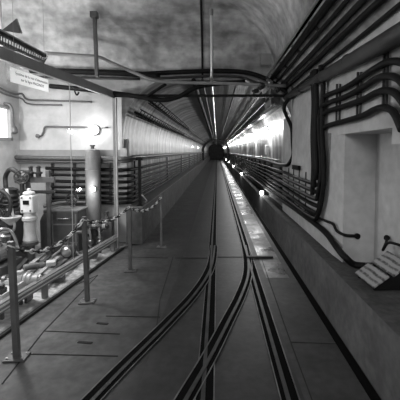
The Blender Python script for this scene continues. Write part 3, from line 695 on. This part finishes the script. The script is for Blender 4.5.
# cabinet / sump box in front
def dark_box():
    t = thing('sump_tank', 'dark grey box tank with lid and corner handles left of the tall tank', 'tank', (-2.5, 5.85, 0))
    MB().box((-2.5, 5.85, .36), (.46, .36, .70)).build('shell', M['dpaint'], t, bevel=.015)
    MB().box((-2.5, 5.85, .725), (.49, .39, .03)).build('lid', M['paint'], t, bevel=.008)
    mb = MB()
    for z in (.2, .5): mb.box((-2.5, 5.668, z), (.42, .012, .02))
    for x in (-2.69, -2.31): mb.box((x, 5.668, .36), (.02, .012, .62))
    mb.build('rib', M['paint'], t)
    MB().tube(cr([(-2.6, 5.66, .58), (-2.6, 5.63, .60), (-2.5, 5.62, .60), (-2.4, 5.63, .60), (-2.4, 5.66, .58)], 4), .01).build('handle', M['metal'], t)
dark_box()
def valve(c, R_, label, ax=(0, -1, .3)):
    c = Vector(c); a = Vector(ax).normalized(); t = thing('wheel_valve', label, 'valve', c)
    MB().lathe(c, (0, 0, 1), [(-.10, .03), (-.085, .05), (-.07, .03), (-.03, .055), (.03, .055), (.06, .03), (.09, .03)], 14).build('body', M['dpaint'], t)
    U = a.orthogonal().normalized(); W2 = a.cross(U); k = c + a * .13
    MB().cyl(c, k, .012, 8).build('spindle', M['metal'], t)
    mb = MB().ring(k, a, R_, .011, 22, 6)
    for j in range(4):
        an = PI / 2 * j; mb.cyl(k, k + (U * math.cos(an) + W2 * math.sin(an)) * R_, .007, 6)
    mb.build('handwheel', M['dkmetal'], t)
valve((-2.43, 5.86, .86), .09, 'dark handwheel valve on top of the dark box tank', (.3, -1, .5))
valve((-2.95, 5.35, 1.30), .10, 'dark handwheel valve high on the pipe frame at left', (.2, -1, .1))
valve((-3.12, 5.2, .78), .08, 'dark handwheel valve low in front of the engine', (.5, -1, .2))
cable('floor_pipe', 'dark horizontal pipe from the pipe frame to the box tank', 'pipe', [(-2.95, 5.9, .76), (-2.85, 5.95, .78), (-2.7, 6.1, .80), (-2.3, 6.12, .80)], .03, 'dpaint')
# pipe frame
t = thing('equipment_stand', 'dark steel frame of two posts and a crossbeam behind the white pump', 'frame', (-2.8, 5.5, 0))
for x in (-2.98, -2.66): MB().box((x, 5.5, .70), (.06, .06, 1.40)).build('post', M['dpaint'], t, bevel=.005)
MB().box((-2.85, 5.46, 1.25), (.62, .05, .09)).build('crossbeam', M['dpaint'], t, bevel=.005)
MB().box((-2.85, 5.46, 1.06), (.62, .04, .05)).build('crossbeam', M['dkmetal'], t, bevel=.005)
for x in (-2.9, -2.78): MB().lathe((x, 5.44, 1.30), (0, 0, 1), [(0, .04), (.04, .04), (.05, .06), (.07, .06), (.08, .03), (.14, .03), (.15, .045), (.17, .02)], 12).build('fitting', M['dkmetal'], t)
# white pump
t = thing('vertical_pump', 'light grey upright pump with a small black window and flanged foot', 'pump', (-2.78, 5.15, 0))
px0, py0 = -2.78, 5.15
MB().lathe((px0, py0, 0), (0, 0, 1), [(.0, .13), (.03, .13), (.04, .06), (.30, .06), (.31, .11), (.35, .11)], 20).build('foot', M['dpaint'], t)
MB().box((px0, py0, .92), (.19, .17, .26)).build('housing', M['wpaint'], t, bevel=.02)
MB().lathe((px0, py0, 0), (0, 0, 1), [(.35, .09), (.38, .10), (.45, .09), (.5, .085), (.66, .085), (.68, .105), (.72, .105), (.74, .08), (.79, .08)], 20).build('body', M['lpaint'], t)
MB().box((px0, py0 - .09, .95), (.085, .012, .06)).build('sight_window', M['black'], t)
MB().lathe((px0, py0, 1.05), (0, 0, 1), [(0, .08), (.03, .085), (.05, .07), (.06, .03), (.09, .03), (.1, .01)], 16).build('cap', M['lpaint'], t)
mb = MB()
for sx in (-.06, .06):
    for sz in (.83, 1.02): mb.cyl((px0 + sx, py0 - .08, sz), (px0 + sx, py0 - .1, sz), .012, 6)
mb.build('bolt', M['dkmetal'], t)
# engine with flywheel at left
ex, ey = -3.25, 5.35
t = thing('flywheel_engine', 'dark engine with spoked flywheel and pale hopper at the left edge', 'engine', (ex, ey, 0))
MB().box((ex, ey, .12), (.5, .7, .24)).build('bed', M['dpaint'], t, bevel=.02)
MB().box((ex, ey, .5), (.34, .5, .54)).build('crankcase', M['dpaint'], t, bevel=.04)
MB().lathe((ex, ey + .1, .77), (0, 0, 1), [(0, .13), (.02, .15), (.05, .12), (.09, .14), (.12, .12), (.16, .14), (.19, .12), (.23, .14), (.27, .12), (.33, .13), (.36, .06)], 20).build('cylinder', M['dkmetal'], t)
mb = MB().ring((ex + .08, ey - .30, .92), (.25, 1, 0), .21, .028, 32, 8)
for j in range(6):
    a = PI / 3 * j; mb.cyl((ex + .08, ey - .30, .92), (ex + .08 + .2 * math.cos(a), ey - .30 - .05 * math.cos(a), .92 + .2 * math.sin(a)), .014, 8)
mb.lathe((ex + .08, ey - .34, .92), (.25, 1, 0), [(0, .045), (.08, .045)], 14)
mb.build('flywheel', M['dkmetal'], t)
MB().lathe((ex + .24, ey - .28, .62), (0, 0, 1), [(0, .03), (.02, .05), (.10, .13), (.12, .14), (.125, .12)], 18).build('hopper', M['lpaint'], t)
MB().tube(cr([(ex - .05, ey + .1, 1.1), (ex - .05, ey + .1, 1.3), (ex + .1, ey, 1.42), (ex + .24, ey, 1.30), (ex + .26, ey, 1.0), (ex + .24, ey, .7)]), .035, 10).build('exhaust_pipe', M['dkmetal'], t)
MB().tube(cr([(ex + .2, ey - .2, .5), (ex + .3, ey - .3, .6), (ex + .28, ey - .32, .85), (ex + .2, ey - .3, 1.15)]), .02, 8).build('fuel_pipe', M['lpaint'], t)
for k, (dx, dz, m_) in enumerate(((-.12, .3, 'bright'), (.02, .36, 'lpaint'), (.12, .28, 'metal'), (-.1, 1.25, 'lpaint'))):
    MB().lathe((ex + dx, ey - .27, .2 + dz), (.1, -1, .2), [(0, .05), (.03, .05), (.035, .035), (.08, .035), (.085, .02)], 14).build('injector', M[m_], t)
MB().lathe((ex + .02, ey - .24, .42), (0, -1, 0), [(0, .1), (.05, .1), (.055, .08), (.06, .08)], 20).build('pulley', M['metal'], t)
# second smaller machine: compressor block in front
cx, cy = -2.98, 4.72
t = thing('compressor', 'low dark compressor with finned heads in front of the engine', 'compressor', (cx, cy, 0))
MB().box((cx, cy, .10), (.36, .5, .18)).build('bed', M['dpaint'], t, bevel=.015)
MB().lathe((cx, cy - .2, .32), (0, 1, 0), [(0, .1), (.02, .13), (.36, .13), (.40, .08)], 20).build('crankcase', M['paint'], t)
for dy in (-.1, .1):
    MB().lathe((cx, cy + dy, .42), (.2, 0, 1), [(0, .07), (.02, .085), (.03, .065), (.05, .085), (.06, .065), (.08, .085), (.09, .065), (.11, .085), (.13, .05), (.16, .05)], 16).build('cylinder_head', M['metal'], t)
MB().tube(cr([(cx + .03, cy - .1, .58), (cx + .1, cy - .1, .66), (cx + .18, cy, .6), (cx + .2, cy + .1, .35), (cx + .12, cy + .15, .3)]), .018, 8).build('delivery_pipe', M['bright'], t)
mb = MB().ring((cx, cy - .25, .32), (0, 1, 0), .13, .02, 24, 6)
for j in range(4): mb.cyl((cx, cy - .25, .32), (cx + .13 * math.cos(j * PI / 2 + .4), cy - .25, .32 + .13 * math.sin(j * PI / 2 + .4)), .012, 6)
mb.build('flywheel', M['dkmetal'], t)
# motor near the screen
mx_ = P(26, 281, Z=.25)
t = thing('electric_motor', 'small pale horizontal motor lying just behind the screen sill', 'motor', (mx_.x, mx_.y, 0))
ax_ = Vector((1, .12, 0)).normalized(); a = Vector((mx_.x - .17, mx_.y + .03, .25))
MB().lathe(a, ax_, [(.0, .05), (.01, .06), (.02, .07), (.12, .075), (.13, .065), (.145, .065)], 22).build('casing', M['lpaint'], t)
MB().lathe(a, ax_, [(.15, .08), (.16, .08), (.163, .06), (.19, .06), (.193, .075), (.205, .075), (.21, .045), (.27, .04), (.28, .02)], 22).build('end_bell', M['wpaint'], t)
MB().cyl(a - ax_ * .1, a + ax_ * .01, .02).lathe(a - ax_ * .1, ax_, [(0, .05), (.03, .05)], 16).build('shaft', M['metal'], t)
for dx in (.04, .17): MB().box(a + ax_ * dx + Vector((0, 0, -.155)), (.03, .14, .19)).build('foot', M['dpaint'], t, bevel=.004)
MB().box(a + ax_ * .08 + Vector((0, 0, .08)), (.07, .06, .04)).build('terminal_box', M['lpaint'], t, bevel=.005)
# bars stored on the floor, along the screen
bars = [((14, 278), (44, 253), 'lpaint', .06, 'pale steel bar on the machine room floor, leftmost of the row'),
        ((22, 281), (51, 254), 'dpaint', .05, 'dark steel bar next to the leftmost pale bar'),
        ((34, 278), (58, 257), 'lpaint', .05, 'pale steel bar in the middle of the row on the floor'),
        ((41, 281), (66, 259), 'metal', .045, 'shiny steel bar right of the middle pale bar'),
        ((50, 278), (73, 258), 'dpaint', .05, 'dark steel bar rightmost of the row, nearest the screen'),
        ((2, 285), (33, 252), 'dpaint', .06, 'dark steel bar farthest left on the machine room floor')]
sup = thing('timber_sleeper', 'dark wooden sleeper under the far ends of the steel bars', 'sleeper', (-2.6, 5.1, 0)); MB().box((-2.55, 5.08, .035), (.95, .12, .08)).build('beam', M['dpaint'], sup, bevel=.01)
sup = thing('timber_sleeper', 'dark wooden sleeper under the near ends of the steel bars', 'sleeper', (-2.5, 4.5, 0)); MB().box((-2.48, 4.5, .035), (.95, .12, .08)).build('beam', M['dpaint'], sup, bevel=.01)
for (p, q_, m_, w_, lb_) in bars:
    a, b_ = P(*p, Z=.11), P(*q_, Z=.11); mb = MB().bar(a, b_, w_, .012).bar(a - Vector((0, 0, .02)), b_ - Vector((0, 0, .02)), .012, .05)
    tag(mb.build('steel_bar', M[m_]), lb_, 'bar', 'steel bars on the machine room floor')
# small parts on the bars
tag(MB().box(P(51, 263, Z=.17), (.12, .12, .06), rz=.4).build('metal_block', M['wpaint'], bevel=.01), 'white square block resting on the pale bars', 'block')
tag(MB().lathe(P(33, 266, Z=.15), (1, .8, 0), [(-.12, .03), (-.1, .045), (.05, .045), (.06, .03), (.14, .03)], 14).build('pipe_coupling', M['metal']), 'round metal coupling lying across the bars', 'coupling')
tag(MB().lathe(P(36, 277, Z=.15), (1, .5, .0), [(-.07, .025), (-.05, .04), (.04, .04), (.06, .02)], 14).build('pipe_coupling', M['bright']), 'small shiny coupling lying above the motor', 'coupling')
wb = P(2, 293, Z=.2)
t = thing('parts_tray', 'white enamel tray at the left edge behind the screen', 'tray', (wb.x, wb.y, 0))
MB().box((wb.x - .05, wb.y, .2), (.36, .40, .02)).box((wb.x + .125, wb.y, .23), (.015, .40, .06)).box((wb.x - .05, wb.y - .2, .23), (.36, .015, .06)).box((wb.x - .05, wb.y + .2, .23), (.36, .015, .06)).build('tray_body', M['wpaint'], t)
for sx in (-.2, .1):
    for sy in (-.17, .17): MB().box((wb.x + sx, wb.y + sy, .095), (.03, .03, .19)).build('leg', M['dpaint'], t)
tag(MB().lathe((wb.x + .03, wb.y - .05, .21), (0, 0, 1), [(0, .05), (.06, .05), (.07, .03), (.1, .03), (.105, .01)], 14).build('oil_can', M['dkmetal']), 'small dark oil can standing in the white tray', 'can')
# low concrete plinth with valves right of tank
t = thing('valve_block', 'grey concrete block with small valves right of the tall tank', 'valve block', (-1.93, 6.1, 0))
MB().box((-1.95, 6.22, .25), (.2, .26, .5)).build('plinth', M['para'], t, bevel=.01)
MB().lathe((-1.95, 6.14, .5), (0, 0, 1), [(0, .05), (.03, .05), (.04, .025), (.1, .025), (.11, .04), (.13, .04)], 12).build('stub_pipe', M['dpaint'], t)
MB().ring((-1.95, 6.05, .38), (0, 1, 0), .05, .008, 16, 6).cyl((-1.95, 6.05, .38), (-1.95, 6.1, .38), .01, 6).build('handwheel', M['dkmetal'], t)
t = thing('pressure_bottle', 'dark vertical bottle behind the steel bars near the box tank', 'bottle', (-2.86, 5.75, 0))
MB().lathe((-2.86, 5.78, 0), (0, 0, 1), [(0, .07), (.02, .08), (.55, .08), (.62, .05), (.66, .025)], 18).build('shell', M['dpaint'], t)
MB().lathe((-2.86, 5.78, .66), (0, 0, 1), [(0, .02), (.03, .035), (.06, .035), (.07, .01)], 12).build('cap', M['metal'], t)

# pipework in front of the tall tank
t = thing('pipe_manifold', 'low horizontal pipe with pale flanges in front of the tall tank foot', 'pipe manifold', (-2.0, 5.85, 0))
MB().cyl((-2.22, 5.82, .44), (-1.82, 5.82, .44), .028, 12).build('header_pipe', M['dpaint'], t)
for x, m_ in ((-2.2, 'lpaint'), (-2.06, 'metal'), (-1.9, 'lpaint')):
    MB().lathe((x - .02, 5.82, .44), (1, 0, 0), [(0, .045), (.015, .045), (.018, .036), (.03, .036), (.033, .045), (.048, .045)], 14).build('flange', M[m_], t)
for x in (-2.13, -1.97):
    MB().tube(cr([(x, 5.82, .44), (x, 5.80, .36), (x + .02, 5.78, .25), (x + .02, 5.78, 0)], 4), .02, 8).build('drop_pipe', M['paint'], t)
    MB().lathe((x + .02, 5.78, .14), (0, 0, 1), [(0, .03), (.02, .045), (.06, .045), (.08, .03)], 12).cyl((x + .02, 5.78, .18), (x + .02, 5.70, .18), .008, 6).ring((x + .02, 5.70, .18), (0, 1, 0), .035, .007, 16, 6).build('drain_cock', M['metal'], t)
t = thing('gear_pump', 'small dark gear pump with shiny cover on the floor before the box tank', 'pump', (-2.28, 5.3, 0))
MB().box((-2.28, 5.32, .03), (.26, .30, .06)).build('bed', M['dpaint'], t, bevel=.008)
MB().lathe((-2.28, 5.22, .17), (0, 1, 0), [(0, .08), (.02, .10), (.12, .10), (.13, .07), (.24, .07), (.26, .04)], 20).build('casing', M['dpaint'], t)
MB().lathe((-2.28, 5.2, .17), (0, 1, 0), [(0, .05), (.02, .075), (.03, .075)], 20).build('cover', M['bright'], t)
MB().tube(cr([(-2.28, 5.30, .26), (-2.28, 5.30, .38), (-2.2, 5.34, .44), (-2.1, 5.4, .44)], 6), .022, 8).build('outlet_pipe', M['metal'], t)
hp = []
for k in range(60):
    a = k * .42; rr = .11 + .003 * k * .3; hp.append((-2.02 + rr * math.cos(a), 5.42 + rr * math.sin(a), .02 + .0016 * k))
tag(MB().tube(hp, .014, 8).build('coiled_hose', M['paint']), 'coiled grey hose lying on the machine room floor by the screen', 'hose')
cable('loose_hose', 'light hose snaking across the floor in front of the box tank', 'hose', [(-2.62, 5.4, .02), (-2.5, 5.5, .12), (-2.4, 5.46, .2), (-2.32, 5.56, .1), (-2.2, 5.6, .02), (-2.05, 5.66, .02)], .018, 'lpaint')
# ------------------------------------------------------------------ light
light('AREA', (-3.2, 4.4, 3.5), 45, .5, (0, math.radians(12), 0))
light('POINT', (-3.3, 4.8, 2.4), 60, .05)
light('POINT', (-2.75, 4.3, 1.7), 40, .12)  # added light without a fixture, brightens the lower room wall
light('AREA', (.2, -.6, 2.6), 49, .9, (math.radians(60), 0, 0))
light('SPOT', (-2.6, 3.0, 2.9), 75, .3, (PI, 0, 0), spot=2.9)  # unseen uplight added to brighten the vault
light('POINT', (-1.1, 2.0, 2.5), 5, .2)  # unseen light added to brighten the face of the sign
wd = bpy.data.worlds.new('world'); scene.world = wd; wd.use_nodes = True
wd.node_tree.nodes['Background'].inputs[0].default_value = (0, 0, 0, 1)
scene.view_settings.view_transform = 'Standard'; scene.view_settings.look = 'None'
scene.view_settings.exposure = 0; scene.view_settings.gamma = 1
try:
    scene.cycles.use_denoising = True; scene.cycles.max_bounces = 8; scene.cycles.sample_clamp_indirect = 4
except Exception: pass
